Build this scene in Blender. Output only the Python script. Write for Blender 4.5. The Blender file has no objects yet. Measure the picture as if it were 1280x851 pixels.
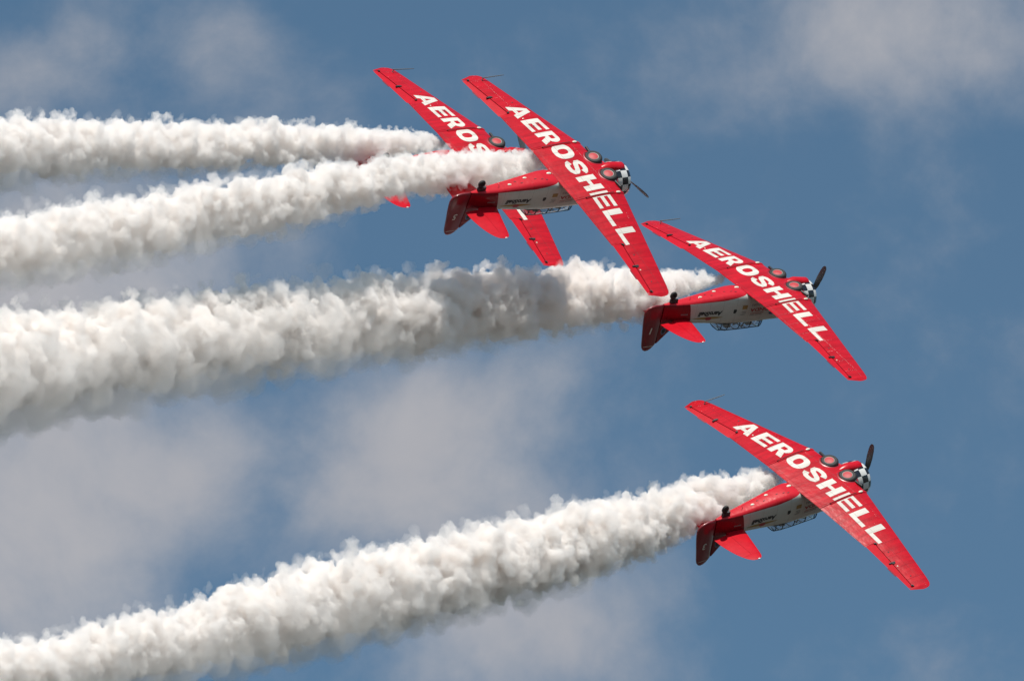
import bpy, bmesh, math, random
import numpy as np
from mathutils import Matrix, Vector

C = bpy.context.scene.collection
SC = bpy.context.scene
rad = math.radians

# ------------------------------------------------------------------ camera
ELEV = rad(28)
cam_d = bpy.data.cameras.new('camera'); cam = bpy.data.objects.new('camera', cam_d); C.objects.link(cam)
cam_d.sensor_width = 36.0; cam_d.lens = 300.0
cam_d.clip_start = 1.0; cam_d.clip_end = 60000.0
cam.location = (0, 0, 1.7); cam.rotation_euler = (rad(90) + ELEV, 0, 0)
SC.camera = cam
CAM = Matrix.Translation((0, 0, 1.7)) @ Matrix.Rotation(rad(90) + ELEV, 4, 'X')
FPX = 300.0 / 36.0 * 1280.0

def at(u, v, d):
    """the point a pixel of the 1280 wide photograph sees at depth d, in metres"""
    return CAM @ Vector(((u - 640) / FPX * d, -(v - 425.5) / FPX * d, -d))

# ------------------------------------------------------------------ sun and sky
SUN = (CAM.to_3x3() @ Vector((0.05, 1.0, 0.10))).normalized()
sun_el = math.asin(SUN.z); sun_az = math.atan2(SUN.x, SUN.y)
sd = bpy.data.lights.new('sun', 'SUN'); sd.energy = 4.6; sd.angle = rad(0.53); sd.color = (1.0, 0.94, 0.86)
so = bpy.data.objects.new('sun', sd); C.objects.link(so)
so.rotation_euler = SUN.to_track_quat('Z', 'Y').to_euler()

W = bpy.data.worlds.new('World'); SC.world = W; W.use_nodes = True
nt = W.node_tree; nt.nodes.clear()
def N(nt, t, **kw):
    n = nt.nodes.new(t)
    for k, v in kw.items():
        if k.startswith('i_'):
            n.inputs[k[2:].replace('_', ' ')].default_value = v
        else: setattr(n, k, v)
    return n
sky = N(nt, 'ShaderNodeTexSky', sky_type='NISHITA', sun_disc=False)
sky.sun_elevation = sun_el; sky.sun_rotation = sun_az
sky.altitude = 0; sky.air_density = 1.0; sky.dust_density = 1.2; sky.ozone_density = 1.0
tc = N(nt, 'ShaderNodeTexCoord')
def math_node(nt, op, a, b=None, c=None, clamp=False):
    n = nt.nodes.new('ShaderNodeMath'); n.operation = op; n.use_clamp = clamp
    for i, x in enumerate((a, b, c)):
        if x is None: continue
        if isinstance(x, (int, float)): n.inputs[i].default_value = x
        else: nt.links.new(x, n.inputs[i])
    return n.outputs[0]
def cloud_dir(u, v): return (at(u, v, 1.0) - Vector((0, 0, 1.7))).normalized()
# thin broken cloud far beyond the aircraft: fractal noise over the sky directions, thicker round a few centres
wn = N(nt, 'ShaderNodeTexNoise', noise_dimensions='3D', i_Scale=20.0, i_Detail=3.0, i_Roughness=0.5)
nt.links.new(tc.outputs['Generated'], wn.inputs['Vector'])
warp = N(nt, 'ShaderNodeVectorMath', operation='SCALE'); warp.inputs['Scale'].default_value = 0.016
off = N(nt, 'ShaderNodeVectorMath', operation='SUBTRACT'); off.inputs[1].default_value = (.5, .5, .5)
nt.links.new(wn.outputs['Color'], off.inputs[0]); nt.links.new(off.outputs[0], warp.inputs[0])
wd = N(nt, 'ShaderNodeVectorMath', operation='ADD')
nt.links.new(tc.outputs['Generated'], wd.inputs[0]); nt.links.new(warp.outputs[0], wd.inputs[1])
BANKS = [(60, 620, 290, .70), (40, 790, 220, .35), (250, 560, 150, .40), (470, 540, 190, .62), (640, 560, 150, .42), (640, 770, 230, .66), (800, 790, 170, .45),
         (60, 350, 230, .88), (250, 340, 170, .48), (1120, -10, 210, .66), (1290, 40, 170, .42), (930, 30, 190, .36), (150, 520, 620, .32), (560, 660, 460, .22), (20, 90, 130, .62), (120, 40, 130, .42),
         (285, 60, 110, .42), (400, 130, 160, .20), (1040, 530, 90, .12), (720, 460, 150, .18)]
tot = None
for (u, v, r, k) in BANKS:
    dn = N(nt, 'ShaderNodeVectorMath', operation='DISTANCE'); dn.inputs[1].default_value = cloud_dir(u, v)
    nt.links.new(wd.outputs[0], dn.inputs[0])
    mr = N(nt, 'ShaderNodeMapRange', interpolation_type='SMOOTHSTEP')
    nt.links.new(dn.outputs['Value'], mr.inputs['Value'])
    mr.inputs['From Min'].default_value = r / FPX; mr.inputs['From Max'].default_value = 0.0
    mr.inputs['To Min'].default_value = 0.0; mr.inputs['To Max'].default_value = k
    tot = mr.outputs[0] if tot is None else math_node(nt, 'ADD', tot, mr.outputs[0])
n2 = N(nt, 'ShaderNodeTexNoise', noise_dimensions='3D', i_Scale=46.0, i_Detail=9.0, i_Roughness=0.58)
nt.links.new(wd.outputs[0], n2.inputs['Vector'])
fb = math_node(nt, 'MULTIPLY_ADD', n2.outputs['Fac'], 1.9, -0.95)
dens = math_node(nt, 'ADD', math_node(nt, 'MULTIPLY', tot, 1.15), fb)
n3 = N(nt, 'ShaderNodeMapRange', interpolation_type='SMOOTHSTEP'); nt.links.new(dens, n3.inputs['Value'])
n3.inputs['From Min'].default_value = -.05; n3.inputs['From Max'].default_value = 1.30
n3.inputs['To Min'].default_value = 0.02; n3.inputs['To Max'].default_value = .88
cov = n3.outputs[0]
n4 = N(nt, 'ShaderNodeTexNoise', noise_dimensions='3D', i_Scale=26.0, i_Detail=4.0, i_Roughness=0.5)
nt.links.new(wd.outputs[0], n4.inputs['Vector'])
ccol = N(nt, 'ShaderNodeMix', data_type='RGBA')
ccol.inputs['A'].default_value = (5.0, 4.95, 5.3, 1); ccol.inputs['B'].default_value = (6.8, 6.6, 6.7, 1)
nt.links.new(n4.outputs['Fac'], ccol.inputs['Factor'])
grade = N(nt, 'ShaderNodeMix', data_type='RGBA', blend_type='MULTIPLY'); grade.inputs['Factor'].default_value = 1
grade.inputs['B'].default_value = (0.90, 1.20, 1.20, 1); nt.links.new(sky.outputs[0], grade.inputs['A'])
mx = N(nt, 'ShaderNodeMix', data_type='RGBA')
nt.links.new(cov, mx.inputs['Factor']); nt.links.new(grade.outputs['Result'], mx.inputs['A']); nt.links.new(ccol.outputs['Result'], mx.inputs['B'])
bg = N(nt, 'ShaderNodeBackground', i_Strength=0.08); nt.links.new(mx.outputs['Result'], bg.inputs['Color'])
wo = N(nt, 'ShaderNodeOutputWorld'); nt.links.new(bg.outputs[0], wo.inputs['Surface'])

SC.view_settings.view_transform = 'Standard'; SC.view_settings.look = 'None'
SC.view_settings.gamma = 1.0; SC.view_settings.exposure = 0.0
SC.render.engine = 'CYCLES'
cy = SC.cycles
cy.use_denoising = True; cy.max_bounces = 24; cy.volume_bounces = 24; cy.transparent_max_bounces = 256
cy.diffuse_bounces = 4; cy.glossy_bounces = 4; cy.use_adaptive_sampling = True; cy.adaptive_threshold = 0.01
cy.caustics_reflective = False; cy.caustics_refractive = False
SC.render.film_transparent = False

# ------------------------------------------------------------------ helpers
def tag(o, label=None, cat=None, group=None, kind=None):
    if label: o['label'] = label
    if cat: o['category'] = cat
    if group: o['group'] = group
    if kind: o['kind'] = kind
    return o

class MB:
    def __init__(s): s.v = []; s.f = []; s.m = []
    def add(s, vs, fs, mi=0):
        b = len(s.v); s.v += [tuple(x) for x in vs]; s.f += [tuple(i + b for i in f) for f in fs]; s.m += [mi] * len(fs)
    def grid(s, P, mi=0, flip=False):
        """P: list of rows of points"""
        n, m = len(P), len(P[0]); vs = [p for r in P for p in r]; fs = []
        for i in range(n - 1):
            for j in range(m - 1):
                q = (i * m + j, i * m + j + 1, (i + 1) * m + j + 1, (i + 1) * m + j)
                fs.append(q[::-1] if flip else q)
        s.add(vs, fs, mi)
    def box(s, c, h, mi=0, rot=None):
        vs = [Vector((x * h[0], y * h[1], z * h[2])) for x in (-1, 1) for y in (-1, 1) for z in (-1, 1)]
        if rot: vs = [rot @ v for v in vs]
        s.add([v + Vector(c) for v in vs], [(0, 1, 3, 2), (4, 6, 7, 5), (0, 4, 5, 1), (2, 3, 7, 6), (0, 2, 6, 4), (1, 5, 7, 3)], mi)
    def tube(s, pts, r, n=8, mi=0, cap=True):
        pts = [Vector(p) for p in pts]; rs = r if isinstance(r, (list, tuple)) else [r] * len(pts)
        rows = []; ref = None
        for i, p in enumerate(pts):
            t = (pts[min(i + 1, len(pts) - 1)] - pts[max(i - 1, 0)]).normalized()
            a = t.orthogonal() if ref is None else (ref - t * ref.dot(t))
            a.normalize(); ref = a; b = t.cross(a)
            rows.append([p + (a * math.cos(k / n * 2 * math.pi) + b * math.sin(k / n * 2 * math.pi)) * rs[i] for k in range(n)])
        vs = [q for row in rows for q in row]; fs = []
        for i in range(len(rows) - 1):
            for k in range(n): fs.append((i * n + k, i * n + (k + 1) % n, (i + 1) * n + (k + 1) % n, (i + 1) * n + k))
        if cap: fs.append(tuple(range(n))[::-1]); fs.append(tuple((len(rows) - 1) * n + k for k in range(n)))
        s.add(vs, fs, mi)
    def lathe(s, prof, n=32, M=None, mi=0, matf=None):
        """prof: (axial, radius) pairs round the X axis"""
        vs = []; fs = []; ms = []
        for a, r in prof:
            for k in range(n):
                t = k / n * 2 * math.pi; vs.append(Vector((a, r * math.cos(t), r * math.sin(t))))
        for i in range(len(prof) - 1):
            for k in range(n):
                fs.append((i * n + k, i * n + (k + 1) % n, (i + 1) * n + (k + 1) % n, (i + 1) * n + k)); ms.append(matf(i, k) if matf else mi)
        if M: vs = [M @ v for v in vs]
        b = len(s.v); s.v += [tuple(v) for v in vs]; s.f += [tuple(i + b for i in f) for f in fs]; s.m += ms
    def ball(s, c, r, n=12, mi=0):
        r = r if isinstance(r, (tuple, list)) else (r, r, r)
        prof = [(math.cos(i / n * math.pi), max(1e-4, math.sin(i / n * math.pi))) for i in range(n + 1)]
        M = Matrix.Translation(c) @ Matrix.Diagonal((r[0], r[1], r[2], 1)); s.lathe(prof, 2 * n, M, mi)
    def build(s, name, mats, parent=None, smooth=True, angle=35, merge=1e-5):
        me = bpy.data.meshes.new(name); me.from_pydata(s.v, [], s.f)
        mats = mats if isinstance(mats, (list, tuple)) else [mats]
        for m in mats: me.materials.append(m)
        me.polygons.foreach_set('material_index', s.m)
        bm = bmesh.new(); bm.from_mesh(me)
        if merge: bmesh.ops.remove_doubles(bm, verts=bm.verts, dist=merge)
        bmesh.ops.dissolve_degenerate(bm, dist=1e-6, edges=bm.edges)
        bmesh.ops.recalc_face_normals(bm, faces=bm.faces)
        bm.to_mesh(me); bm.free()
        if smooth:
            me.polygons.foreach_set('use_smooth', [True] * len(me.polygons)); me.set_sharp_from_angle(angle=rad(angle))
        o = bpy.data.objects.new(name, me); C.objects.link(o)
        if parent: o.parent = parent
        return o

def interp(x, xs, ys):
    return float(np.interp(x, xs, ys))

# ------------------------------------------------------------------ materials
def mat(name, col, rough=.5, metal=0.0, coat=0.0, bump=0.0, bscale=3.0, var=0.0, spec=0.5):
    m = bpy.data.materials.new(name); m.use_nodes = True; t = m.node_tree; p = t.nodes['Principled BSDF']
    p.inputs['Base Color'].default_value = (*col, 1); p.inputs['Roughness'].default_value = rough
    p.inputs['Metallic'].default_value = metal; p.inputs['Coat Weight'].default_value = coat; p.inputs['Coat Roughness'].default_value = .08
    p.inputs['Specular IOR Level'].default_value = spec
    tc = t.nodes.new('ShaderNodeTexCoord')
    if var:
        n = N(t, 'ShaderNodeTexNoise', i_Scale=5.0, i_Detail=6.0, i_Roughness=.6); t.links.new(tc.outputs['Object'], n.inputs['Vector'])
        r = N(t, 'ShaderNodeMapRange'); t.links.new(n.outputs['Fac'], r.inputs['Value'])
        r.inputs['From Min'].default_value = .3; r.inputs['From Max'].default_value = .7
        r.inputs['To Min'].default_value = 1 - var; r.inputs['To Max'].default_value = 1 + var * .5
        mm = N(t, 'ShaderNodeVectorMath', operation='SCALE'); mm.inputs[0].default_value = col
        t.links.new(r.outputs[0], mm.inputs['Scale']); t.links.new(mm.outputs[0], p.inputs['Base Color'])
    if bump:
        n = N(t, 'ShaderNodeTexNoise', i_Scale=bscale, i_Detail=4.0); t.links.new(tc.outputs['Object'], n.inputs['Vector'])
        b = N(t, 'ShaderNodeBump', i_Strength=bump, i_Distance=.05); t.links.new(n.outputs['Fac'], b.inputs['Height'])
        t.links.new(b.outputs[0], p.inputs['Normal'])
    return m

RED = (0.53, 0.006, 0.016)
def red_skin(name='red_paint_skin', RED=RED, flecks=.6, dirt=.66, seamcol=(.26, .006, .014, 1)):
    """sheet metal painted gloss red: seams at ribs and spars, rivet lines, pale flecks and slight oil canning"""
    m = mat(name, RED, .27, coat=.0, spec=.24); t = m.node_tree; p = t.nodes['Principled BSDF']
    tc = t.nodes.new('ShaderNodeTexCoord'); sp = t.nodes.new('ShaderNodeSeparateXYZ'); t.links.new(tc.outputs['Object'], sp.inputs[0])
    def line(sock, period, width, ph=0.0):
        a = math_node(t, 'ADD', sock, 100 * period + ph); f = math_node(t, 'MODULO', a, period)
        f = math_node(t, 'SUBTRACT', f, period / 2); f = math_node(t, 'ABSOLUTE', f)
        return math_node(t, 'LESS_THAN', f, width)
    ly = line(sp.outputs['Y'], .62, .010, .12); lx = line(sp.outputs['X'], .74, .010, .18)
    seam = math_node(t, 'MAXIMUM', ly, lx)
    n = N(t, 'ShaderNodeTexNoise', i_Scale=2.2, i_Detail=5.0, i_Roughness=.62)
    st = N(t, 'ShaderNodeMapping'); st.inputs['Scale'].default_value = (.45, 2.4, 1); t.links.new(tc.outputs['Object'], st.inputs[0]); t.links.new(st.outputs[0], n.inputs['Vector'])
    v = N(t, 'ShaderNodeMapRange'); t.links.new(n.outputs['Fac'], v.inputs['Value'])
    v.inputs['From Min'].default_value = .3; v.inputs['From Max'].default_value = .7; v.inputs['To Min'].default_value = dirt; v.inputs['To Max'].default_value = 1.06
    sc = N(t, 'ShaderNodeVectorMath', operation='SCALE'); sc.inputs[0].default_value = RED; t.links.new(v.outputs[0], sc.inputs['Scale'])
    d = N(t, 'ShaderNodeMix', data_type='RGBA'); d.inputs['B'].default_value = seamcol
    t.links.new(math_node(t, 'MULTIPLY', seam, .7), d.inputs['Factor']); t.links.new(sc.outputs[0], d.inputs['A'])
    # small pale flecks, scattered in patches
    nf = N(t, 'ShaderNodeTexVoronoi', i_Scale=7.0, i_Randomness=1.0); t.links.new(tc.outputs['Object'], nf.inputs['Vector'])
    ff = math_node(t, 'LESS_THAN', nf.outputs['Distance'], .085)
    nk = N(t, 'ShaderNodeTexNoise', i_Scale=.9, i_Detail=1.0); t.links.new(tc.outputs['Object'], nk.inputs['Vector'])
    ff = math_node(t, 'MULTIPLY', ff, math_node(t, 'GREATER_THAN', nk.outputs['Fac'], .56))
    d2 = N(t, 'ShaderNodeMix', data_type='RGBA'); d2.inputs['B'].default_value = (.75, .45, .42, 1)
    t.links.new(math_node(t, 'MULTIPLY', ff, flecks), d2.inputs['Factor']); t.links.new(d.outputs['Result'], d2.inputs['A'])
    t.links.new(d2.outputs['Result'], p.inputs['Base Color'])
    nb = N(t, 'ShaderNodeTexNoise', i_Scale=3.2, i_Detail=2.0); t.links.new(tc.outputs['Object'], nb.inputs['Vector'])
    h = math_node(t, 'SUBTRACT', nb.outputs['Fac'], math_node(t, 'MULTIPLY', seam, .25))
    b = N(t, 'ShaderNodeBump', i_Strength=.30, i_Distance=.04); t.links.new(h, b.inputs['Height']); t.links.new(b.outputs[0], p.inputs['Normal'])
    return m

def fuselage_skin():
    """red belly and tail, white side panel whose lower edge sweeps down to the wing"""
    m = mat('fuselage_paint', RED, .27, coat=.0, spec=.3); t = m.node_tree; p = t.nodes['Principled BSDF']
    tc = t.nodes.new('ShaderNodeTexCoord'); sp = t.nodes.new('ShaderNodeSeparateXYZ'); t.links.new(tc.outputs['Object'], sp.inputs[0])
    X, Z = sp.outputs['X'], sp.outputs['Z']
    a = N(t, 'ShaderNodeMapRange'); t.links.new(X, a.inputs['Value']); a.inputs['From Min'].default_value = -6.9; a.inputs['From Max'].default_value = -5.2
    a.inputs['To Min'].default_value = -.365; a.inputs['To Max'].default_value = -.445
    b = N(t, 'ShaderNodeMapRange', interpolation_type='SMOOTHSTEP'); t.links.new(X, b.inputs['Value']); b.inputs['From Min'].default_value = -5.5; b.inputs['From Max'].default_value = -4.2
    b.inputs['To Min'].default_value = 0; b.inputs['To Max'].default_value = -.145
    zb = math_node(t, 'ADD', a.outputs[0], b.outputs[0])
    w1 = math_node(t, 'GREATER_THAN', Z, zb)
    w2 = math_node(t, 'GREATER_THAN', X, math_node(t, 'MULTIPLY_ADD', Z, .22, -6.83))
    w3 = math_node(t, 'LESS_THAN', X, -2.35)
    wm = math_node(t, 'MULTIPLY', math_node(t, 'MULTIPLY', w1, w2), w3)
    n = N(t, 'ShaderNodeTexNoise', i_Scale=3.0, i_Detail=6.0, i_Roughness=.65); t.links.new(tc.outputs['Object'], n.inputs['Vector'])
    wcol = N(t, 'ShaderNodeMix', data_type='RGBA'); wcol.inputs['A'].default_value = (.50, .48, .44, 1); wcol.inputs['B'].default_value = (.64, .63, .60, 1); t.links.new(n.outputs['Fac'], wcol.inputs['Factor'])
    rcol = N(t, 'ShaderNodeMix', data_type='RGBA'); rcol.inputs['A'].default_value = (.48, .010, .020, 1); rcol.inputs['B'].default_value = (.62, .014, .026, 1); t.links.new(n.outputs['Fac'], rcol.inputs['Factor'])
    d = N(t, 'ShaderNodeMix', data_type='RGBA'); t.links.new(wm, d.inputs['Factor']); t.links.new(rcol.outputs['Result'], d.inputs['A']); t.links.new(wcol.outputs['Result'], d.inputs['B'])
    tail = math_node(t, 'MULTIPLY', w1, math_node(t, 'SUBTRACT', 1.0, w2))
    dt = N(t, 'ShaderNodeMix', data_type='RGBA'); dt.inputs['B'].default_value = (.20, .004, .012, 1); t.links.new(tail, dt.inputs['Factor']); t.links.new(d.outputs['Result'], dt.inputs['A']); d = dt  # tail sides above the belly line: shade painted in as a darker red
    f = math_node(t, 'MODULO', math_node(t, 'ADD', X, 100), .58); f = math_node(t, 'LESS_THAN', f, .012)
    d2 = N(t, 'ShaderNodeMix', data_type='RGBA', blend_type='MULTIPLY'); d2.inputs['B'].default_value = (.45, .42, .42, 1)
    t.links.new(math_node(t, 'MULTIPLY', f, .5), d2.inputs['Factor']); t.links.new(d.outputs['Result'], d2.inputs['A']); t.links.new(d2.outputs['Result'], p.inputs['Base Color'])
    nb = N(t, 'ShaderNodeTexNoise', i_Scale=4.0, i_Detail=2.0); t.links.new(tc.outputs['Object'], nb.inputs['Vector'])
    bb = N(t, 'ShaderNodeBump', i_Strength=.25, i_Distance=.04); t.links.new(nb.outputs['Fac'], bb.inputs['Height']); t.links.new(bb.outputs[0], p.inputs['Normal'])
    return m

def glass_mat():
    m = bpy.data.materials.new('canopy_glass'); m.use_nodes = True; t = m.node_tree; t.nodes.clear()
    o = t.nodes.new('ShaderNodeOutputMaterial'); mx = t.nodes.new('ShaderNodeMixShader')
    tr = N(t, 'ShaderNodeBsdfTransparent', i_Color=(.86, .90, .92, 1)); gl = N(t, 'ShaderNodeBsdfGlossy', i_Roughness=.03)
    mx.inputs[0].default_value = .28
    t.links.new(tr.outputs[0], mx.inputs[1]); t.links.new(gl.outputs[0], mx.inputs[2]); t.links.new(mx.outputs[0], o.inputs['Surface'])
    return m

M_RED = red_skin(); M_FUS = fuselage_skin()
M_PLAIN = mat('red_paint', RED, .27, coat=.0, spec=.24, var=.12, bump=.12)
M_SHADE_RED = mat('shade_darkened_red', (.20, .004, .012), .35, coat=.3, var=.12)  # the aircraft red, darkened to paint in the shade on fin and rudder
M_MAROON = mat('dark_red_paint', (.30, .008, .018), .35, coat=.3, var=.2)
M_LET = red_skin('white_lettering', (.70, .66, .60), 0.0, .80, (.40, .34, .30, 1))
M_WHITE = mat('white_paint', (.76, .75, .73), .25, coat=.4, var=.08)
M_BLACK = mat('black_paint', (.012, .012, .018), .25, coat=.4)
M_TYRE = mat('tyre_rubber', (.016, .016, .017), .7, var=.3, bump=.2, bscale=30)
M_RIM = mat('wheel_rim', (.16, .15, .14), .55, metal=.2, var=.3)
M_HUB = mat('red_hub', (.45, .012, .022), .55)
M_DARK = mat('dark_metal', (.03, .03, .033), .5, metal=.3)
M_GREY = mat('grey_metal', (.35, .35, .36), .35, metal=.8)
M_PROP = mat('propeller_black', (.11, .115, .125), .45)
M_SEAL = mat('hinge_gap_seal', (.02, .008, .009), .9)
M_GLASS = glass_mat()
M_INK = mat('black_ink', (.02, .02, .02), .5)
M_GOLD = mat('gold_ink', (.33, .20, .06), .5)
M_INKRED = mat('red_ink', (.35, .05, .05), .5)
M_INKGREY = mat('grey_ink', (.22, .22, .22), .5)
M_INKBLUE = mat('blue_ink', (.04, .07, .18), .5)
M_CREAM = mat('cream_blister', (.75, .70, .58), .35, coat=.3)

# ------------------------------------------------------------------ ground under the display
g = MB(); R = 30000
rows = []
for r_ in (0.5, 40, 300, 2000, 9000, R):
    rows.append([(r_ * math.cos(k / 48 * 2 * math.pi), r_ * math.sin(k / 48 * 2 * math.pi), 0) for k in range(49)])
g.grid(rows)
gm = mat('dry_airfield', (.070, .065, .056), .9, var=.35)
ground = g.build('ground', gm, smooth=False); tag(ground, kind='structure')

# ------------------------------------------------------------------ aircraft geometry (x nose, y left wing, z up; metres)
def LE(y):
    y = abs(y)
    if y < .72: return -2.03
    if y < 1.0:
        s = (y - .72) / .28; s = s * s * (3 - 2 * s); return -2.03 - .21 * s
    if y < 1.45: return -2.24 - .03 * (y - 1.0) / .45
    if y < 5.95: return -2.27 - (y - 1.45) / 4.5 * .95
    return interp(y, [5.95, 6.15, 6.27, 6.34, 6.375], [-3.22, -3.275, -3.345, -3.44, -3.60])
def TE(y):
    y = abs(y)
    if y < 6.16: return interp(y, [0, 1.45, 3.75, 6.16], [-4.42, -4.41, -4.24, -4.215])
    return interp(y, [6.16, 6.22, 6.375], [-4.215, -4.20, -3.74])
def ZC(y): return -.60 + max(0, abs(y) - 1.45) * .104
def TC(y): return interp(abs(y), [0, 1.45, 6.0, 6.2, 6.375], [.150, .150, .105, .085, .02])
def Tn(u):
    u = min(max(u, 0), 1); return 10 * (.2969 * math.sqrt(u) - .126 * u - .3516 * u * u + .2843 * u ** 3 - .1036 * u ** 4)
def z_low(x, y):
    c = LE(y) - TE(y); u = (LE(y) - x) / c; return ZC(y) - .40 * Tn(u) * TC(y) * c
def z_up(x, y):
    c = LE(y) - TE(y); u = (LE(y) - x) / c; return ZC(y) + .60 * Tn(u) * TC(y) * c

def wing_skin(mb, ys, xf, xr, nx=14, side=1):
    lo = []; up = []
    for y in ys:
        a, b = xf(y), xr(y); xs = [a + (b - a) * (1 - math.cos(i / nx * math.pi)) / 2 for i in range(nx + 1)]
        lo.append([(x, side * y, z_low(x, y)) for x in xs]); up.append([(x, side * y, z_up(x, y)) for x in xs])
    mb.grid(lo); mb.grid(up, flip=True)
    for k in (0, -1): mb.grid([lo[k], up[k]])
    mb.grid([[r[-1] for r in lo], [r[-1] for r in up]]); mb.grid([[r[0] for r in lo], [r[0] for r in up]])
lin = lambda a, b, n: [a + (b - a) * i / n for i in range(n + 1)]
def hinge(y): return interp(abs(y), [3.4, 3.75, 6.16], [-3.80, -3.815, -4.015])

def conform(mb, quads, org, sx, sy, off=.004, n=5, mi=0):
    """quads in letter space (u right = +y, v up = +x) laid on the wing's underside"""
    for q in quads:
        P = []
        for i in range(n + 1):
            row = []
            for j in range(n + 1):
                s, t_ = i / n, j / n
                u = (q[0][0] * (1 - s) + q[1][0] * s) * (1 - t_) + (q[3][0] * (1 - s) + q[2][0] * s) * t_
                v = (q[0][1] * (1 - s) + q[1][1] * s) * (1 - t_) + (q[3][1] * (1 - s) + q[2][1] * s) * t_
                y = org[1] + u * sx; x = org[0] + v * sy
                row.append((x, y, z_low(x, y) - off))
            P.append(row)
        mb.grid(P, mi)

def strip(pts, w, closed=False):
    pts = [Vector((p[0], p[1])) for p in pts]; n = len(pts); L = []; Rr = []
    for i, p in enumerate(pts):
        a = pts[(i - 1) % n] if closed or i > 0 else p; b = pts[(i + 1) % n] if closed or i < n - 1 else p
        t_ = (b - a).normalized(); nrm = Vector((-t_.y, t_.x)); L.append(p + nrm * w[0] / 2 if False else p + Vector((nrm.x * w[0] / 2, nrm.y * w[1] / 2))); Rr.append(p - Vector((nrm.x * w[0] / 2, nrm.y * w[1] / 2)))
    out = []
    for i in range(n if closed else n - 1):
        j = (i + 1) % n; out.append((L[i], L[j], Rr[j], Rr[i]))
    return out
def rect(x0, y0, x1, y1): return ((x0, y0), (x1, y0), (x1, y1), (x0, y1))
S_, A_ = .335, .20      # stem and arm weights
def glyph(ch):
    if ch == 'A':
        ol = lambda t_: .35 * t_; il = lambda t_: .30 + (.50 - .30) / .70 * t_
        q = []
        for mir in (0, 1):
            f = (lambda p: (1 - p[0], p[1])) if mir else (lambda p: p)
            q.append(tuple(f(p) for p in ((ol(0), 0), (il(0), 0), (il(.70), .70), (ol(.70), .70))))
        q.append(((ol(.70), .70), (1 - ol(.70), .70), (.65, 1), (.35, 1)))
        q.append(((il(.17), .17), (1 - il(.17), .17), (1 - il(.36), .36), (il(.36), .36)))
        return q
    if ch == 'E': return [rect(0, 0, S_, 1), rect(S_, 0, 1, A_), rect(S_, .5 - A_ / 2, .94, .5 + A_ / 2), rect(S_, 1 - A_, 1, 1)]
    if ch == 'L': return [rect(0, 0, S_, 1), rect(S_, 0, 1, A_ + .02)]
    if ch == 'H': return [rect(0, 0, S_, 1), rect(1 - S_, 0, 1, 1), rect(S_, .5 - A_ / 2, 1 - S_, .5 + A_ / 2)]
    if ch == 'R':
        q = [rect(0, 0, S_, 1), rect(S_, 1 - .20, .60, 1), rect(S_, .36, .60, .56)]
        for i in range(8):
            a0, a1 = math.pi / 2 - i / 8 * math.pi, math.pi / 2 - (i + 1) / 8 * math.pi
            o = lambda a: (.60 + .36 * math.cos(a), .68 + .32 * math.sin(a)); n_ = lambda a: (.60 + .05 * math.cos(a), .68 + .12 * math.sin(a))
            q.append((n_(a0), o(a0), o(a1), n_(a1)))
        q.append(((.44, .36), (.80, .38), (1.02, 0), (.64, 0))); return q
    if ch == 'O':
        q = []; n = 28
        se = lambda a, rx, ry: (.5 + rx * math.copysign(abs(math.cos(a)) ** .82, math.cos(a)), .5 + ry * math.copysign(abs(math.sin(a)) ** .82, math.sin(a)))
        for i in range(n):
            a0, a1 = i / n * 2 * math.pi, (i + 1) / n * 2 * math.pi
            q.append((se(a0, .19, .27), se(a0, .52, .52), se(a1, .52, .52), se(a1, .19, .27)))
        return q
    if ch == 'S':
        k = [(.90, .66), (.84, .80), (.68, .885), (.5, .90), (.30, .88), (.17, .79), (.17, .67), (.28, .575), (.5, .51), (.72, .435), (.83, .34), (.83, .21), (.70, .12), (.5, .10), (.31, .115), (.16, .20), (.10, .34)]
        return strip(k, (.32, .225))
    return []
WORD = [('A', -4.17, -3.36), ('E', -3.20, -2.44), ('R', -2.32, -1.58), ('O', -1.43, -.66), ('S', -.51, .23), ('H', .36, 1.15), ('E', 1.28, 2.06), ('L', 2.18, 2.93), ('L', 3.08, 3.86)]

# fuselage stations: x, half width, top, bottom
FX = [-1.95, -2.3, -3.0, -4.0, -4.42, -4.62, -4.9, -5.3, -6.0, -6.9, -7.5, -7.95]
FW = [.60, .59, .57, .55, .53, .515, .49, .45, .375, .28, .20, .07]
FT = [.60, .60, .60, .60, .60, .60, .59, .57, .50, .42, .38, .36]
FB = [-.62, -.60, -.60, -.60, -.605, -.64, -.65, -.615, -.535, -.445, -.40, -.37]
def fus(x): return tuple(interp(-x, [-a for a in FX], k) for k in (FW, FT, FB))
def side_y(x, z):
    w, t_, b = fus(x); zc, h = (t_ + b) / 2, (t_ - b) / 2; s = min(.999, abs(z - zc) / h); return w * (1 - s ** 4.2) ** (1 / 4.2)
def fus_ring(x, n=40):
    w, t_, b = fus(x); zc, h = (t_ + b) / 2, (t_ - b) / 2; e = 2 / 4.2; out = []
    for k in range(n):
        a = k / n * 2 * math.pi; c_, s_ = math.cos(a), math.sin(a)
        out.append((x, w * math.copysign(abs(c_) ** e, c_), zc + h * math.copysign(abs(s_) ** e, s_)))
    return out

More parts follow.
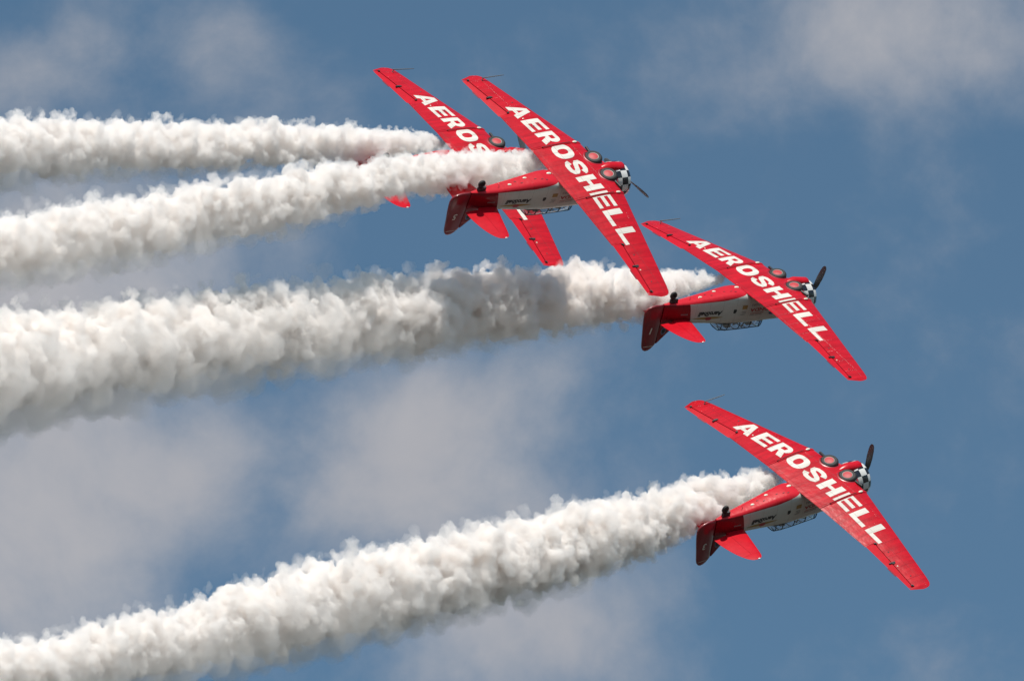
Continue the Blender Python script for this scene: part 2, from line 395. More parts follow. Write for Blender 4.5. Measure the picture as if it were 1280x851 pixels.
def text_mesh(body, size, shear=0.0, bold=0.0):
    cu = bpy.data.curves.new('txt', 'FONT'); cu.body = body; cu.size = size; cu.shear = shear; cu.offset = bold; cu.resolution_u = 3
    o = bpy.data.objects.new('txt', cu); C.objects.link(o); dg = bpy.context.evaluated_depsgraph_get()
    me = bpy.data.meshes.new_from_object(o.evaluated_get(dg)); vs = [tuple(v.co) for v in me.vertices]; fs = [tuple(p.vertices) for p in me.polygons]
    bpy.data.objects.remove(o); bpy.data.curves.remove(cu); bpy.data.meshes.remove(me)
    return vs, fs
def side_text(mb, body, x0, z0, width, height, shear=0, bold=0, mi=0, ysurf=side_y, off=.006):
    vs, fs = text_mesh(body, 1.0, shear, bold)
    xs = [v[0] for v in vs]; zs = [v[1] for v in vs]; a, b, c_, d = min(xs), max(xs), min(zs), max(zs)
    out = []
    for v in vs:
        x = x0 - (v[0] - a) / (b - a) * width; z = z0 + (v[1] - c_) / (d - c_) * height; out.append((x, ysurf(x, z) + off, z))
    mb.add(out, fs, mi)
def side_poly(mb, pts, mi=0, off=.005, ysurf=side_y):
    mb.add([(x, ysurf(x, z) + off, z) for x, z in pts], [tuple(range(len(pts)))], mi)

def lens_panel(mb, out, prof, ax, mi=0):
    """thin lens-section surface: rows of (LE, TE, span position), thickness prof"""

def make_plane():
    root = bpy.data.objects.new('aerobatic_plane', None); C.objects.link(root); root.empty_display_size = 1
    # ---- fuselage
    m = MB(); n = 40
    xs = []
    for a, b in zip(FX[:-1], FX[1:]): xs += [a + (b - a) * i / 4 for i in range(4)]
    xs.append(FX[-1]); rings = [fus_ring(x, n) for x in xs]
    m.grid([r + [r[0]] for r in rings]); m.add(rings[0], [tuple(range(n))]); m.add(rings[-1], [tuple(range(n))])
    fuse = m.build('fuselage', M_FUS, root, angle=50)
    # cowl rear and firewall band
    m = MB(); m.lathe([(-1.72, .575), (-1.78, .60), (-1.97, .595), (-2.12, .57)], 40); m.build('engine_access_panel', M_MAROON, root)
    # cowling, checkered by faces
    m = MB(); nn = 64; prof = [(-1.30, .40), (-1.22, .44), (-1.165, .50), (-1.155, .545), (-1.19, .60), (-1.26, .635), (-1.345, .655), (-1.43, .664), (-1.52, .668), (-1.61, .668), (-1.70, .664), (-1.79, .655), (-1.79, .58)]
    rowid = [0, 0, 0, 0, 0, 0, 1, 1, 1, 2, 2, 2, 2]
    m.lathe(prof, nn, None, 0, lambda i, k: ((k // 4) + rowid[min(i, 12)]) % 2)
    cow = m.build('engine_cowling', [M_WHITE, M_BLACK], root, angle=45)
    # radial engine behind the lip
    m = MB(); m.lathe([(-1.0, .0), (-1.0, .10), (-1.12, .17), (-1.30, .22), (-1.55, .24), (-1.55, .0)], 20)
    for k in range(9):
        a = k / 9 * 2 * math.pi; d = Vector((0, math.cos(a), math.sin(a))); m.tube([Vector((-1.42, 0, 0)) + d * .2, Vector((-1.42, 0, 0)) + d * .56], .085, 10)
    m.build('radial_engine', M_DARK, root)
    # ---- propeller
    hub = MB(); hub.lathe([(-.84, .0), (-.845, .05), (-.88, .085), (-.98, .09), (-1.02, .07), (-1.02, 0)], 16)
    prop = hub.build('propeller', M_GREY, root)
    for sgn in (1, -1):
        b = MB(); P = []
        for r_, ch, th, tw in ((.08, .07, .06, 60), (.2, .11, .05, 52), (.45, .19, .032, 40), (.8, .225, .024, 30), (1.1, .21, .018, 25), (1.28, .17, .013, 22), (1.36, .09, .010, 21), (1.375, .03, .008, 21)):
            t_ = rad(tw); row = []
            for k in range(12):
                a = k / 12 * 2 * math.pi; cx_, cz_ = ch / 2 * math.cos(a), th / 2 * math.sin(a)
                row.append((-.93 + cx_ * math.sin(t_) + cz_ * math.cos(t_), sgn * r_, sgn * (cx_ * math.cos(t_) - cz_ * math.sin(t_))))
            P.append(row + [row[0]])
        b.grid(P); b.add(P[-1][:12], [tuple(range(12))]); b.build('propeller_blade', M_PROP, prop, angle=60)
    # ---- wing
    m = MB(); ys = [-1.44, -1.2, -1.0, -.93, -.86, -.79, -.72, -.4, 0, .4, .72, .79, .86, .93, 1.0, 1.2, 1.44]
    wing_skin(m, ys, LE, TE, 20); m.build('wing_centre_section', M_RED, root, angle=40)
    for s in (1, -1):
        m = MB()
        wing_skin(m, lin(1.46, 3.745, 9), LE, TE, 20, s)
        wing_skin(m, lin(3.745, 6.16, 10), LE, hinge, 16, s)
        wing_skin(m, [6.16, 6.19, 6.22, 6.25, 6.28, 6.31, 6.34, 6.36, 6.375], LE, TE, 16, s)
        m.build('wing_panel', M_RED, root, angle=40)
        # aileron hinged along its nose, drooped a little one side and raised the other
        m = MB(); gap = .030
        wing_skin(m, lin(3.772, 6.140, 8), lambda y: hinge(y) - gap, TE, 8, s)
        ang = rad(-5); hy = 4.9; hp = Vector((hinge(hy), 0, ZC(hy)))
        axis = Vector((hinge(6.14) - hinge(3.77), s * (6.14 - 3.77), ZC(6.14) - ZC(3.77))).normalized()
        c0 = Vector((hinge(3.77), s * 3.77, ZC(3.77))); Rm = Matrix.Translation(c0) @ Matrix.Rotation(ang, 4, axis) @ Matrix.Translation(-c0)
        m.v = [tuple(Rm @ Vector(v)) for v in m.v]
        ail = m.build('aileron', M_PLAIN, root, angle=40)
        # trim tab on the trailing edge
        t_ = MB(); t_.grid([[tuple(Rm @ Vector((x, s * y, ZC(y) + dz))) for x in (TE(y) + .02, TE(y) - .05)] for y, dz in ((5.0, .004), (5.45, .004))])
        t_.grid([[tuple(Rm @ Vector((x, s * y, ZC(y) - .004))) for x in (TE(y) + .02, TE(y) - .05)] for y in (5.0, 5.45)]); t_.build('trim_tab', M_MAROON, ail)
        sl = MB()
        P = [[(x, s * y, (z_low(x, y) * .45 + z_up(x, y) * .55)) for x in (hinge(y) + .002, hinge(y) - gap - .02)] for y in lin(3.75, 6.155, 6)]
        sl.grid(P); sl.grid([[(a[0], a[1], a[2] + .006) for a in r] for r in P]); sl.build('aileron_gap_seal', M_SEAL, root, smooth=False)
        for y in (4.86, 3.80, 6.08):
            b = MB(); L = .13 if y == 4.86 else .04; b.box((hinge(y) - .02, s * y, z_low(hinge(y) + .001, y) - .018), (L, .022, .020)); b.box((hinge(y) + .02, s * (y + .03), z_low(hinge(y) + .001, y) - .012), (L * .5, .035, .012))
            b.build('hinge_bracket', M_DARK, root, smooth=False)
        # attach-angle fairing strap at the panel joint
        m = MB(); xs_ = lin(LE(1.45) - .004, -3.95, 26)
        m.grid([[(x, s * y, z_low(x, y) - h_) for x in xs_] for y, h_ in ((1.395, .002), (1.412, .026), (1.45, .034), (1.488, .026), (1.505, .002))])
        m.grid([[(x, s * y, z_up(x, y) + h_) for x in xs_] for y, h_ in ((1.395, .002), (1.412, .02), (1.488, .02), (1.505, .002))])
        m.build('wing_joint_fairing', M_PLAIN, root, angle=60)
        m = MB(); m.ball((-2.56, s * 1.45, z_low(-2.56, 1.45) - .03), (.10, .05, .03), 8); m.build('joint_cap', M_CREAM, root)
        m = MB(); m.grid([[(x, s * y, z_low(x, y) - .0375) for x in lin(-2.75, -3.97, 12)] for y in (1.436, 1.464)]); m.build('joint_gap', M_SEAL, root, smooth=False)
        # split flaps under the trailing edge
        m = MB()
        for y0, y1 in ((1.54, 3.70),):
            P = [[(x, s * y, z_low(x, y) - .007) for x in lin(-3.97, TE(y) + .012, 6)] for y in lin(y0, y1, 6)]
            m.grid(P); m.grid([[(a[0], a[1], a[2] + .005) for a in r] for r in P], flip=True)
        m.build('flap', M_RED, root)
        # inspection covers and drain spots
        rnd = random.Random(4 + s)
        for k in range(5):
            y = rnd.uniform(1.8, 5.9); x = LE(y) - rnd.uniform(.25, .7) * (LE(y) - TE(y)); x = max(x, hinge(y) + .08) if y > 3.7 else x
            m = MB(); m.ball((x, s * y, z_low(x, y) - .002), (.03, .03, .012), 6); m.build('tie_down_fitting', M_CREAM if k % 2 else M_DARK, root)
    m = MB(); P = [[(x, y, z_low(x, y) - .007) for x in lin(-3.97, -4.40, 6)] for y in lin(-1.36, 1.36, 8)]
    m.grid(P); m.grid([[(a[0], a[1], a[2] + .005) for a in r] for r in P], flip=True); m.build('flap', M_RED, root)
    # pitot tube on the right wing
    m = MB(); y = -5.98; zt = z_low(-3.6, y); m.tube([(-3.5, y, zt + .01), (-3.42, y, zt - .10)], .018, 8); m.tube([(-3.5, y, zt - .10), (-2.75, y - .02, zt - .085), (-2.52, y - .03, zt - .08)], [.022, .018, .012], 8)
    m.build('pitot_tube', M_GREY, root)
    # lettering painted under the wing
    m = MB()
    for ch, a, b in WORD: conform(m, glyph(ch), (-3.715, a), b - a, .755, .0045, 4)
    m.build('wing_lettering', M_LET, root)
    # ---- retracted wheels in their wells
    for s in (1, -1):
        w = bpy.data.objects.new('main_wheel', None)
        y = .50 * s; x = -2.36; zb = z_low(-2.45, .5) + .01
        Mx = Matrix.Translation((x, y, zb)) @ Matrix.Rotation(rad(10), 4, 'Y') @ Matrix.Rotation(rad(90), 4, 'Y')
        ty = MB(); ty.lathe([(-.14, .20), (-.14, .27), (-.09, .325), (-.03, .335), (.03, .330), (.075, .30), (.095, .255), (.088, .215), (.03, .205)], 36, Mx)
        tyre = ty.build('main_wheel', M_TYRE, root, angle=50)
        rm = MB(); rm.lathe([(.03, .212), (.075, .210), (.088, .195), (.080, .155), (.06, .150)], 30, Mx); rm.build('wheel_rim', M_RIM, tyre)
        hb = MB(); hb.lathe([(.05, .172), (.084, .166), (.098, .10), (.102, 0.001)], 30, Mx); hb.build('hub_cap', M_HUB, tyre)
        wl = MB(); Mz = Matrix.Translation((x, y, 0)) @ Matrix.Rotation(rad(90), 4, 'Y')
        rim = [[], []]
        for k in range(37):
            a = k / 36 * 2 * math.pi
            for q, rr in enumerate((.345, .375)):
                px, py = x + rr * math.cos(a), y + rr * math.sin(a); px = min(px, LE(py) - .004); rim[q].append((px, py, z_low(px, py) - (.004 if q else .012)))
        wl.grid(rim); wl.build('wheel_well_lip', M_MAROON, root)
        d = MB(); d.tube([(-2.30, s * .62, zb + .02), (-2.22, s * 1.15, z_low(-2.5, 1.15) + .03)], .05, 10); d.build('landing_gear_leg', M_DARK, root)
    # belly scoop between the wheels and the cowl
    m = MB(); P = []
    for x, w_, h_ in ((-1.30, .10, .05), (-1.36, .19, .13), (-1.6, .21, .16), (-1.95, .20, .15), (-2.2, .15, .10), (-2.42, .05, .02)):
        z0 = -.60 if x > -1.9 else -.66; P.append([(x, w_ * math.cos(a), z0 - h_ * math.sin(a)) for a in lin(-.4, math.pi + .4, 14)])
    m.grid(P); m.add(P[0], [tuple(range(15))]); m.build('oil_cooler_scoop', M_PLAIN, root, angle=50)
    m = MB(); m.add([(-1.297, .09 * math.cos(a), -.60 - .045 * math.sin(a)) for a in lin(0, math.pi, 12)], [tuple(range(13))]); m.build('scoop_mouth', M_BLACK, root, smooth=False)
    # exhaust and smoke pipe on the right
    m = MB(); m.tube([(-1.9, -.60, .12), (-2.1, -.66, .06), (-2.5, -.66, .02)], [.06, .07, .07], 12); m.build('exhaust_pipe', M_DARK, root)
    # ---- belly fittings
    for x, y, r_ in ((-6.33, .03, (.085, .05, .035)), (-5.60, -.12, (.085, .05, .03)), (-4.55, -.12, (.11, .06, .045))):
        m = MB(); w, t_, b = fus(x); m.ball((x, y, b + .004), r_, 9); m.build('belly_blister', M_CREAM, root)
    for x, y in ((-5.0, .13), (-5.25, .05), (-5.85, .09), (-6.05, -.05), (-4.85, .2)):
        m = MB(); w, t_, b = fus(x); m.box((x, y, b + .012), (.045, .012, .018)); m.build('drain_mast', M_DARK, root, smooth=False)
    m = MB(); m.tube([(-6.75, .0, fus(-6.75)[2] + .01), (-6.82, 0, fus(-6.8)[2] - .14)], [.012, .006], 6); m.build('antenna', M_GREY, root)
    # ---- canopy
    def bow(x, k=1.0, dx=0.0, n=14):
        out = []
        for i in range(n + 1):
            a = math.pi * i / n; c_, s_ = math.cos(a), math.sin(a)
            h = math.copysign(abs(s_) ** .75, s_)
            out.append((x - dx * h, .38 * k * math.copysign(abs(c_) ** .6, c_), .545 + .39 * h * k))
        return out
    stations = [(-3.02, .55, .33), (-3.40, 1.0, .02), (-3.92, 1.0, .0), (-4.44, 1.0, .0), (-4.96, .97, .0), (-5.28, .90, -.05), (-5.55, .55, -.28)]
    g_ = MB(); g_.grid([bow(*s_) for s_ in stations]); canopy = g_.build('canopy', M_GLASS, root, angle=50)
    f = MB()
    for s_ in stations[:-1]: f.tube(bow(s_[0], s_[1] * 1.01, s_[2]), .016, 6)
    for i0 in (0, 4, 14):
        f.tube([bow(*s_)[i0] for s_ in stations], .017, 6)
    f.build('canopy_frame', M_DARK, canopy)
    for x in (-3.75, -4.75):
        m = MB(); m.box((x, 0, .60), (.06, .20, .22)); m.box((x + .18, 0, .45), (.18, .2, .05)); m.box((x - .02, 0, .83), (.04, .10, .06)); m.build('cockpit_seat', M_DARK, root, smooth=False)
    m = MB(); m.tube([(-4.05, .24, .5), (-4.15, .2, .86), (-4.15, -.2, .86), (-4.05, -.24, .5)], .03, 6); m.tube([(-4.05, .2, .55), (-4.4, .0, .86)], .02, 6); m.tube([(-4.05, -.2, .55), (-4.4, .0, .86)], .02, 6); m.build('rollover_frame', M_DARK, root)
    # ---- tail plane
    def plane_surface(st, thick, zf, s, part, hinge_x=None):
        """st: (y, front x, rear x) ; lens section"""
        m = MB(); lo = []; up = []
        for y, a, b in st:
            r0, r1 = [], []
            for i in range(9):
                t_ = i / 8; x = a + (b - a) * t_; full_a, full_b = stab_le(y), stab_te(y); u = (full_a - x) / max(1e-3, full_a - full_b)
                h = thick * Tn(min(.985, max(0, u))) * (full_a - full_b) * .5
                r0.append((x, s * y, zf(y) - h)); r1.append((x, s * y, zf(y) + h))
            lo.append(r0); up.append(r1)
        m.grid(lo); m.grid(up, flip=True); m.grid([lo[0], up[0]]); m.grid([lo[-1], up[-1]]); m.grid([[r[-1] for r in lo], [r[-1] for r in up]]); m.grid([[r[0] for r in lo], [r[0] for r in up]])
        return m
    Y = [.0, .3, .6, .9, 1.2, 1.45, 1.65, 1.8, 1.9, 1.955, 1.98]
    stab_le = lambda y: interp(y, [0, .25, 1.75, 1.88, 1.95, 1.98], [-6.70, -6.76, -7.25, -7.31, -7.39, -7.50])
    stab_te = lambda y: interp(y, [0, .3, .6, .9, 1.2, 1.45, 1.65, 1.8, 1.9, 1.955, 1.98], [-8.05, -8.16, -8.17, -8.15, -8.105, -8.045, -7.97, -7.89, -7.80, -7.72, -7.60])
    zf = lambda y: .285 - .05 * y
    hx = lambda y: min(-7.50 - .06 * y, stab_le(y) - .02) if y < 1.75 else stab_te(y)
    for s in (1, -1):
        y1 = [y for y in Y if y <= 1.66]
        plane_surface([(y, stab_le(y), hx(y)) for y in y1] + [(1.658, stab_le(1.658), stab_te(1.658))] + [(y, stab_le(y), stab_te(y)) for y in Y if y > 1.66], .085, zf, s, 0).build('tailplane', M_PLAIN, root, angle=40)
        plane_surface([(y, hx(y) - .008, stab_te(y)) for y in Y if .1 < y <= 1.66], .085, zf, s, 0).build('elevator', M_PLAIN, root, angle=40)
        m = MB(); m.ball((-7.50, s * 1.972, zf(1.97)), (.055, .03, .028), 6); m.build('navigation_light', M_WHITE, root)
    # ---- fin and rudder, flat lens sections extruded in y
    def blade(poly, ycore, name, mt, parent):
        m = MB(); cx_ = sum(p[0] for p in poly) / len(poly); cz_ = sum(p[1] for p in poly) / len(poly); L = len(poly)
        rows = []
        for yy, k in ((ycore, .80), (ycore * .7, .94), (0, 1.0), (-ycore * .7, .94), (-ycore, .80)):
            kk = 1 - (1 - k) * .28
            rows.append([(cx_ + (p[0] - cx_) * kk, yy, cz_ + (p[1] - cz_) * kk) for p in poly] )
        rows = [r + [r[0]] for r in rows]; m.grid(rows); m.add(rows[0][:L], [tuple(range(L))]); m.add(rows[-1][:L], [tuple(range(L))])
        return m.build(name, mt, parent, angle=50)
    blade([(-6.72, .34), (-7.05, .42), (-7.30, .60), (-7.60, .88), (-7.935, 1.20), (-7.935, .30), (-7.6, .28)], .055, 'fin', M_SHADE_RED, root)
    rud = blade([(-7.955, -.36), (-8.30, -.375), (-8.50, -.345), (-8.64, -.29), (-8.72, -.20), (-8.755, -.08), (-8.745, .10), (-8.70, .40), (-8.62, .80), (-8.545, 1.22), (-8.51, 1.34), (-8.44, 1.43), (-8.35, 1.47), (-8.22, 1.455), (-8.10, 1.39), (-8.02, 1.30), (-7.955, 1.23), (-7.955, .4)], .05, 'rudder', M_SHADE_RED, root)
    m = MB(); side_poly(m, [(-8.02, 1.262), (-8.50, 1.262), (-8.50, 1.280), (-8.04, 1.280)], off=.0, ysurf=lambda x, z: .053); m.build('rudder_stripe', M_LET, rud, smooth=False)
    # round emblem on the fin
    m = MB()
    for r_, mi, yy in ((.15, 0, .058), (.125, 1, .0605), (.075, 2, .063)): m.add([(-7.73 + r_ * math.cos(a) * .8, yy, .70 + r_ * math.sin(a)) for a in lin(0, 2 * math.pi, 24)[:-1]], [tuple(range(24))], mi)
    m.build('tail_emblem', [M_INKGREY, M_INKBLUE, M_DARK], root, smooth=False)
    # tail wheel
    m = MB(); m.box((-7.52, 0, -.47), (.16, .05, .07)); m.tube([(-7.5, .0, -.42), (-7.58, 0, -.62)], .03, 8); m.tube([(-7.58, -.07, -.66), (-7.58, .07, -.66)], .02, 6); m.box((-7.57, .055, -.60), (.025, .01, .09)); m.box((-7.57, -.055, -.60), (.025, .01, .09))
    ts = m.build('tail_wheel_strut', M_DARK, root)
    m = MB(); m.lathe([(-.05, .05), (-.055, .10), (-.035, .14), (0, .15), (.035, .14), (.055, .10), (.05, .05)], 20, Matrix.Translation((-7.59, 0, -.685)) @ Matrix.Rotation(rad(90), 4, 'Z')); m.build('tail_wheel', M_TYRE, root)
    # ---- writing and badges on the white side
    def mark(name, mt, fn):
        m = MB(); fn(m); m.build(name, mt, fuse, smooth=False)
    mark('side_lettering', M_INK, lambda m: side_text(m, 'AeroShell', -5.46, -.06, 1.05, .19, shear=.25, bold=.045))
    mark('sponsor_lettering', M_INKRED, lambda m: side_text(m, 'HONDA', -3.18, -.07, 1.07, .145, bold=.03))
    mark('sponsor_lettering', M_INKGREY, lambda m: side_text(m, 'GENERATORS', -3.22, -.245, 1.0, .085, bold=.02))
    mark('gold_badge', M_GOLD, lambda m: side_poly(m, [(-4.40, -.22), (-4.62, -.22), (-4.62, -.06), (-4.40, -.06)]))
    mark('shield_badge', M_INK, lambda m: side_poly(m, [(-4.86, -.08), (-4.98, -.08), (-4.98, .06), (-4.93, .085), (-4.88, .07), (-4.84, .0)]))
    for x0, z0, w_, mt in ((-4.42, .02, .2, M_INKGREY), (-4.42, .08, .16, M_INKGREY), (-4.45, .14, .2, M_INKGREY), (-3.60, .12, .62, M_INKRED), (-3.68, .18, .30, M_INKGREY), (-4.02, .185, .22, M_INKGREY)):
        mark('sponsor_mark', mt, lambda m: side_poly(m, [(x0, z0), (x0 - w_, z0 + .01), (x0 - w_, z0 + .035), (x0, z0 + .025)]))
    mark('oval_badge', M_INKBLUE, lambda m: side_poly(m, [(-3.2 + .15 * math.cos(a), .2 + .06 * math.sin(a)) for a in lin(0, 2 * math.pi, 16)[:-1]]))
    def badge(m):
        n_ = 12
        top = [(-6.72 + 1.36 * i / (2 * n_), .20 - .045 * math.sin(i / (2 * n_) * math.pi)) for i in range(2 * n_ + 1)]
        bot = [(-6.72 + 1.36 * i / (2 * n_), .20 + .06 * math.sin(i / (2 * n_) * math.pi)) for i in range(2 * n_ + 1)]
        m.grid([[(x, side_y(x, z) + .005, z) for x, z in r] for r in (top, bot)])
    mark('winged_badge', M_GOLD, badge)
    mark('badge_centre', M_INKRED, lambda m: side_poly(m, [(-5.94, .165), (-6.10, .165), (-6.17, .23), (-6.10, .295), (-5.94, .295), (-5.87, .23)], off=.009))
    m = MB()
    for k in range(6): side_poly(m, [(-6.96 - k * .05, -.02), (-6.96 - k * .05 - .034, -.02), (-6.96 - k * .05 - .034, .04), (-6.96 - k * .05, .04)])
    m.build('registration_marks', M_INKGREY, fuse, smooth=False)
    return root, rud, prop

def copy_tree(o, parent=None):
    c = o.copy(); C.objects.link(c)
    if parent: c.parent = parent
    for ch in list(o.children): copy_tree(ch, c)
    return c

POSES = {
'P5': ([[0.7975, 0.5267, -0.2941], [0.1241, -0.6203, -0.7745], [-0.5904, 0.5812, -0.56]], [4.799, 5.873, 303.175]),
'P1': ([[0.7851, 0.5827, -0.21], [0.1016, -0.4556, -0.8843], [-0.611, 0.6729, -0.417]], [11.605, 1.766, 310.562]),
'P3': ([[0.7733, 0.6182, -0.1407], [0.253, -0.5043, -0.8256], [-0.5814, 0.6028, -0.5464]], [13.212, -4.527, 302.232]),
'P2': ([[0.806, 0.5024, -0.3129], [0.0473, -0.5817, -0.8121], [-0.59, 0.6397, -0.4926]], [1.358, 6.43, 312.359]),
}
def pose(o, key):
    Rm, T = POSES[key]; M = Matrix(Rm).to_4x4(); M.translation = (T[0], T[1], -T[2]); o.matrix_world = CAM @ M

proto, rud0, prop0 = make_plane()
PLANES = {}
INFO = [('P1', '1', 285, 'red stunt plane flying upside down with the number 1 on its rudder'),
        ('P3', '3', 272, 'red stunt plane flying upside down with the number 3 on its rudder'),
        ('P5', '5', 352, 'red stunt plane flying upside down with the number 5 on its rudder'),
        ('P2', None, 210, 'red stunt plane half hidden by smoke, farthest left of the four')]
for i, (key, num, ang, label) in enumerate(INFO):
    o = proto if i == 0 else copy_tree(proto)
    PLANES[key] = o
    tag(o, label, 'airplane', 'red stunt planes flying in formation')
for key, num, ang, label in INFO:
    o = PLANES[key]; pose(o, key)
    pr = [c for c in o.children if c.name.startswith('propeller')][0]
    pr.rotation_euler = (rad(ang), 0, 0)
    if num:
        ru = [c for c in o.children if c.name.startswith('rudder')][0]
        m = MB(); side_text(m, num, -8.24 if num != '1' else -8.27, .52, .17 if num != '1' else .10, .25, shear=.15, bold=.02, ysurf=lambda x, z: .054, off=0.0)
        m.build('rudder_number', M_LET, ru, smooth=False)

# ------------------------------------------------------------------ smoke trails
def smoke_mat(name, density):
    m = bpy.data.materials.new(name); m.use_nodes = True; t = m.node_tree; t.nodes.clear()
    o = t.nodes.new('ShaderNodeOutputMaterial'); v = t.nodes.new('ShaderNodeVolumePrincipled')
    v.inputs['Color'].default_value = (.993, .978, .967, 1); v.inputs['Density'].default_value = density; v.inputs['Anisotropy'].default_value = 0.0
    t.links.new(v.outputs[0], o.inputs['Volume']); return m
M_SMOKE = smoke_mat('dense_smoke', 6.5); M_FRINGE = smoke_mat('curling_smoke', 2.2); M_WISP = smoke_mat('thin_smoke', .55)
_ico = bmesh.new(); bmesh.ops.create_icosphere(_ico, subdivisions=2, radius=1.0)
ICO_V = np.array([v.co[:] for v in _ico.verts]); ICO_F = np.array([[v.index for v in f.verts] for f in _ico.faces]); _ico.free()
def cloud_tex(name, size, depth):
    t = bpy.data.textures.new(name, 'CLOUDS'); t.noise_scale = size; t.noise_depth = depth; return t
CURL = [(cloud_tex('smoke_billow', .55, 2), .42), (cloud_tex('smoke_curl', .20, 3), .30), (cloud_tex('smoke_wisp', .075, 2), .12)]

def puff_mesh(name, S, org, mt, voxel, ax, parent=None):
    S = np.array(S); nv = len(ICO_V); SQ = ICO_V * 1.12 - np.outer(ICO_V @ ax, ax) * .42      # billows are ring-like: thinner along the trail
    V = (S[:, None, :3] - org + SQ[None] * S[:, None, 3:4]).reshape(-1, 3); Fc = (ICO_F[None] + (np.arange(len(S)) * nv)[:, None, None]).reshape(-1, 3)
    me = bpy.data.meshes.new(name); me.from_pydata(V.tolist(), [], Fc.tolist())
    o = bpy.data.objects.new(name, me); C.objects.link(o); o.location = (0, 0, 0) if parent else org
    if parent: o.parent = parent
    rm = o.modifiers.new('remesh', 'REMESH'); rm.mode = 'VOXEL'; rm.voxel_size = voxel
    for t, k in CURL[:2]:
        dm = o.modifiers.new('curl', 'DISPLACE'); dm.texture = t; dm.texture_coords = 'GLOBAL'; dm.strength = k; dm.mid_level = .55
    rm = o.modifiers.new('clean', 'REMESH'); rm.mode = 'VOXEL'; rm.voxel_size = voxel * .85      # one clean closed skin again
    t, k = CURL[2]; dm = o.modifiers.new('wisp', 'DISPLACE'); dm.texture = t; dm.texture_coords = 'GLOBAL'; dm.strength = k; dm.mid_level = .5
    dg = bpy.context.evaluated_depsgraph_get(); me2 = bpy.data.meshes.new_from_object(o.evaluated_get(dg))
    o.modifiers.clear(); o.data = me2; bpy.data.meshes.remove(me); me2.name = name
    me2.materials.clear(); me2.materials.append(mt)
    return o

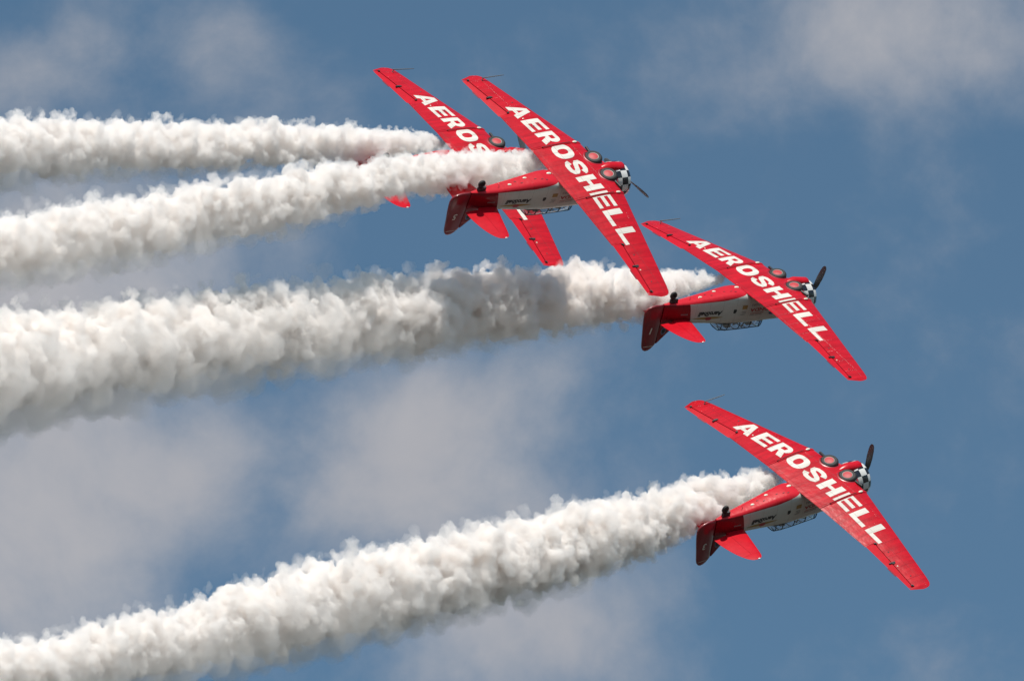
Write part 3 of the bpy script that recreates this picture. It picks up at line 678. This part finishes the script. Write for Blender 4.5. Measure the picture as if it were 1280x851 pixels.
def trail(key, local, us, top, bot, slope, seed, label):
    rng = np.random.default_rng(seed)
    Rm, T = POSES[key]; p = Matrix(Rm) @ Vector(local); d0 = T[2] - p.z + 1.3
    us, top, bot = map(lambda a: np.array(a, float), (us, top, bot))
    k = 34.6; order = np.argsort(us); us, top, bot = us[order], top[order], bot[order]
    u_hi, u_lo = us[-1], us[0]
    ph = rng.uniform(0, 6.28, 4)
    def state(u):
        t_, b_ = np.interp(u, us, top), np.interp(u, us, bot); d = d0 - slope * (u_hi - u) / k
        return np.array(at(u, (t_ + b_) / 2, d)), max(.12, (b_ - t_) / 2 / k)
    ax = (state(u_lo)[0] - state(u_hi)[0]); ax /= np.linalg.norm(ax)
    e1 = np.cross(ax, [0, 0, 1]); e1 /= np.linalg.norm(e1); e2 = np.cross(ax, e1)
    if e2[2] > 0: e2 = -e2          # e2 points down
    core, fringe, wisp = [], [], []
    u = u_hi
    def put(lst, c, a, R_, q, j): lst.append((*(c + (e1 * math.cos(a) + e2 * math.sin(a)) * R_ + ax * rng.uniform(-j, j)), q))
    while u > u_lo:
        c, r = state(u); m_ = (u_hi - u) / k
        step = .18 * r + .045; age = min(1, m_ / 18)
        rc = r * (.85 - .05 * age)
        for _ in range(2):
            o = rng.normal(size=2) * .18 * r; core.append((*(c + e1 * o[0] + e2 * o[1]), r * rng.uniform(.42, .58)))
        n = int(5 + 3.2 * min(r, 2.4))
        lump = lambda a: 1 + .20 * math.sin(m_ * 2.6 + ph[0] + 1.3 * math.sin(a)) * math.sin(m_ * 1.1 + ph[1]) + .12 * math.sin(m_ * 6.1 + ph[2] + 2 * a)
        for _ in range(n):      # billows, larger and smaller by stretches
            a = rng.uniform(0, 2 * math.pi); q = min(rng.uniform(.18, .42) * r, .52)
            put(core, c, a, rc * lump(a) - q * rng.uniform(.6, 1.2), q, .25)
        for _ in range(int(n * 1.2)):
            a = rng.uniform(0, 2 * math.pi); q = min(rng.uniform(.08, .18) * r, .24); put(core, c, a, rc * rng.uniform(.80, 1.10) - q * .3, q, .25)
        for _ in range(int(n * 1.7)):   # torn curls round the billows
            a = rng.uniform(0, 2 * math.pi); q = min(rng.uniform(.07, .20) * r, .26) + .03; put(fringe, c, a, r * lump(a) * rng.uniform(.78, 1.04) - q * .3, q, .3)
        for _ in range(int(2 + 8 * age)):   # thin smoke that has drifted off, mostly below
            a = math.pi / 2 + min(1.4, max(-1.4, rng.normal(0, .8))); q = rng.uniform(.2, .5) * (.4 + .6 * age) * min(r, 1.6)
            put(wisp, c, a, r * rng.uniform(.75, .98 + .30 * age), q, .4)
        for _ in range(int(2 + 5 * age)):    # faint wisps lifting off all round
            a = rng.uniform(0, 2 * math.pi); q = rng.uniform(.08, .22) * min(r, 1.4); put(wisp, c, a, r * rng.uniform(.90, 1.10 + .22 * age), q, .4)
        for _ in range(2):
            a = rng.uniform(0, 2 * math.pi); q = rng.uniform(.12, .26) * min(r, 1.4); put(wisp, c, a, r * rng.uniform(.85, 1.08), q, .4)
        u -= step * k / 1.25
    org = np.array(state(u_hi)[0])
    o = puff_mesh('smoke_trail', core, org, M_SMOKE, .045, ax)
    puff_mesh('curling_smoke', fringe, org, M_FRINGE, .045, ax, o)
    puff_mesh('thin_smoke', wisp, org, M_WISP, .08, ax, o)
    tag(o, label, 'smoke trail', 'white smoke trails of the formation')
    return o
LOC = (-4.5, -.60, -.55)
trail('P2', LOC, [565, 540, 500, 400, 300, 200, 100, 0, -150], [174, 167, 160, 153, 150, 150, 148, 146, 144], [187, 193, 200, 207, 211, 214, 217, 222, 230], .75, 11,
      'uppermost of the four white smoke trails, behind the leftmost plane')
trail('P5', LOC, [684, 662, 600, 560, 520, 490, 465, 400, 300, 200, 100, 0, -150], [200, 186, 187, 190, 192, 195, 198, 206, 222, 240, 256, 271, 290], [213, 222, 237, 246, 247, 246, 254, 276, 296, 315, 331, 344, 370], .65, 12,
      'second white smoke trail from the top, crossing in front of the leftmost plane')
trail('P1', LOC, [910, 870, 800, 700, 600, 500, 400, 300, 200, 100, 0, -150], [342, 337, 332, 332, 336, 342, 352, 362, 373, 385, 396, 410], [351, 368, 400, 415, 428, 438, 448, 460, 476, 494, 512, 535], .85, 13,
      'broad white smoke trail streaming from behind the plane numbered 1')
trail('P3', LOC, [976, 958, 900, 850, 800, 700, 600, 500, 400, 300, 200, 100, 0, -150], [590, 583, 592, 604, 614, 636, 660, 682, 703, 735, 765, 787, 806, 835], [602, 617, 650, 674, 694, 732, 757, 778, 797, 820, 840, 860, 880, 910], .75, 14,
      'lowest white smoke trail, streaming from behind the plane numbered 3')
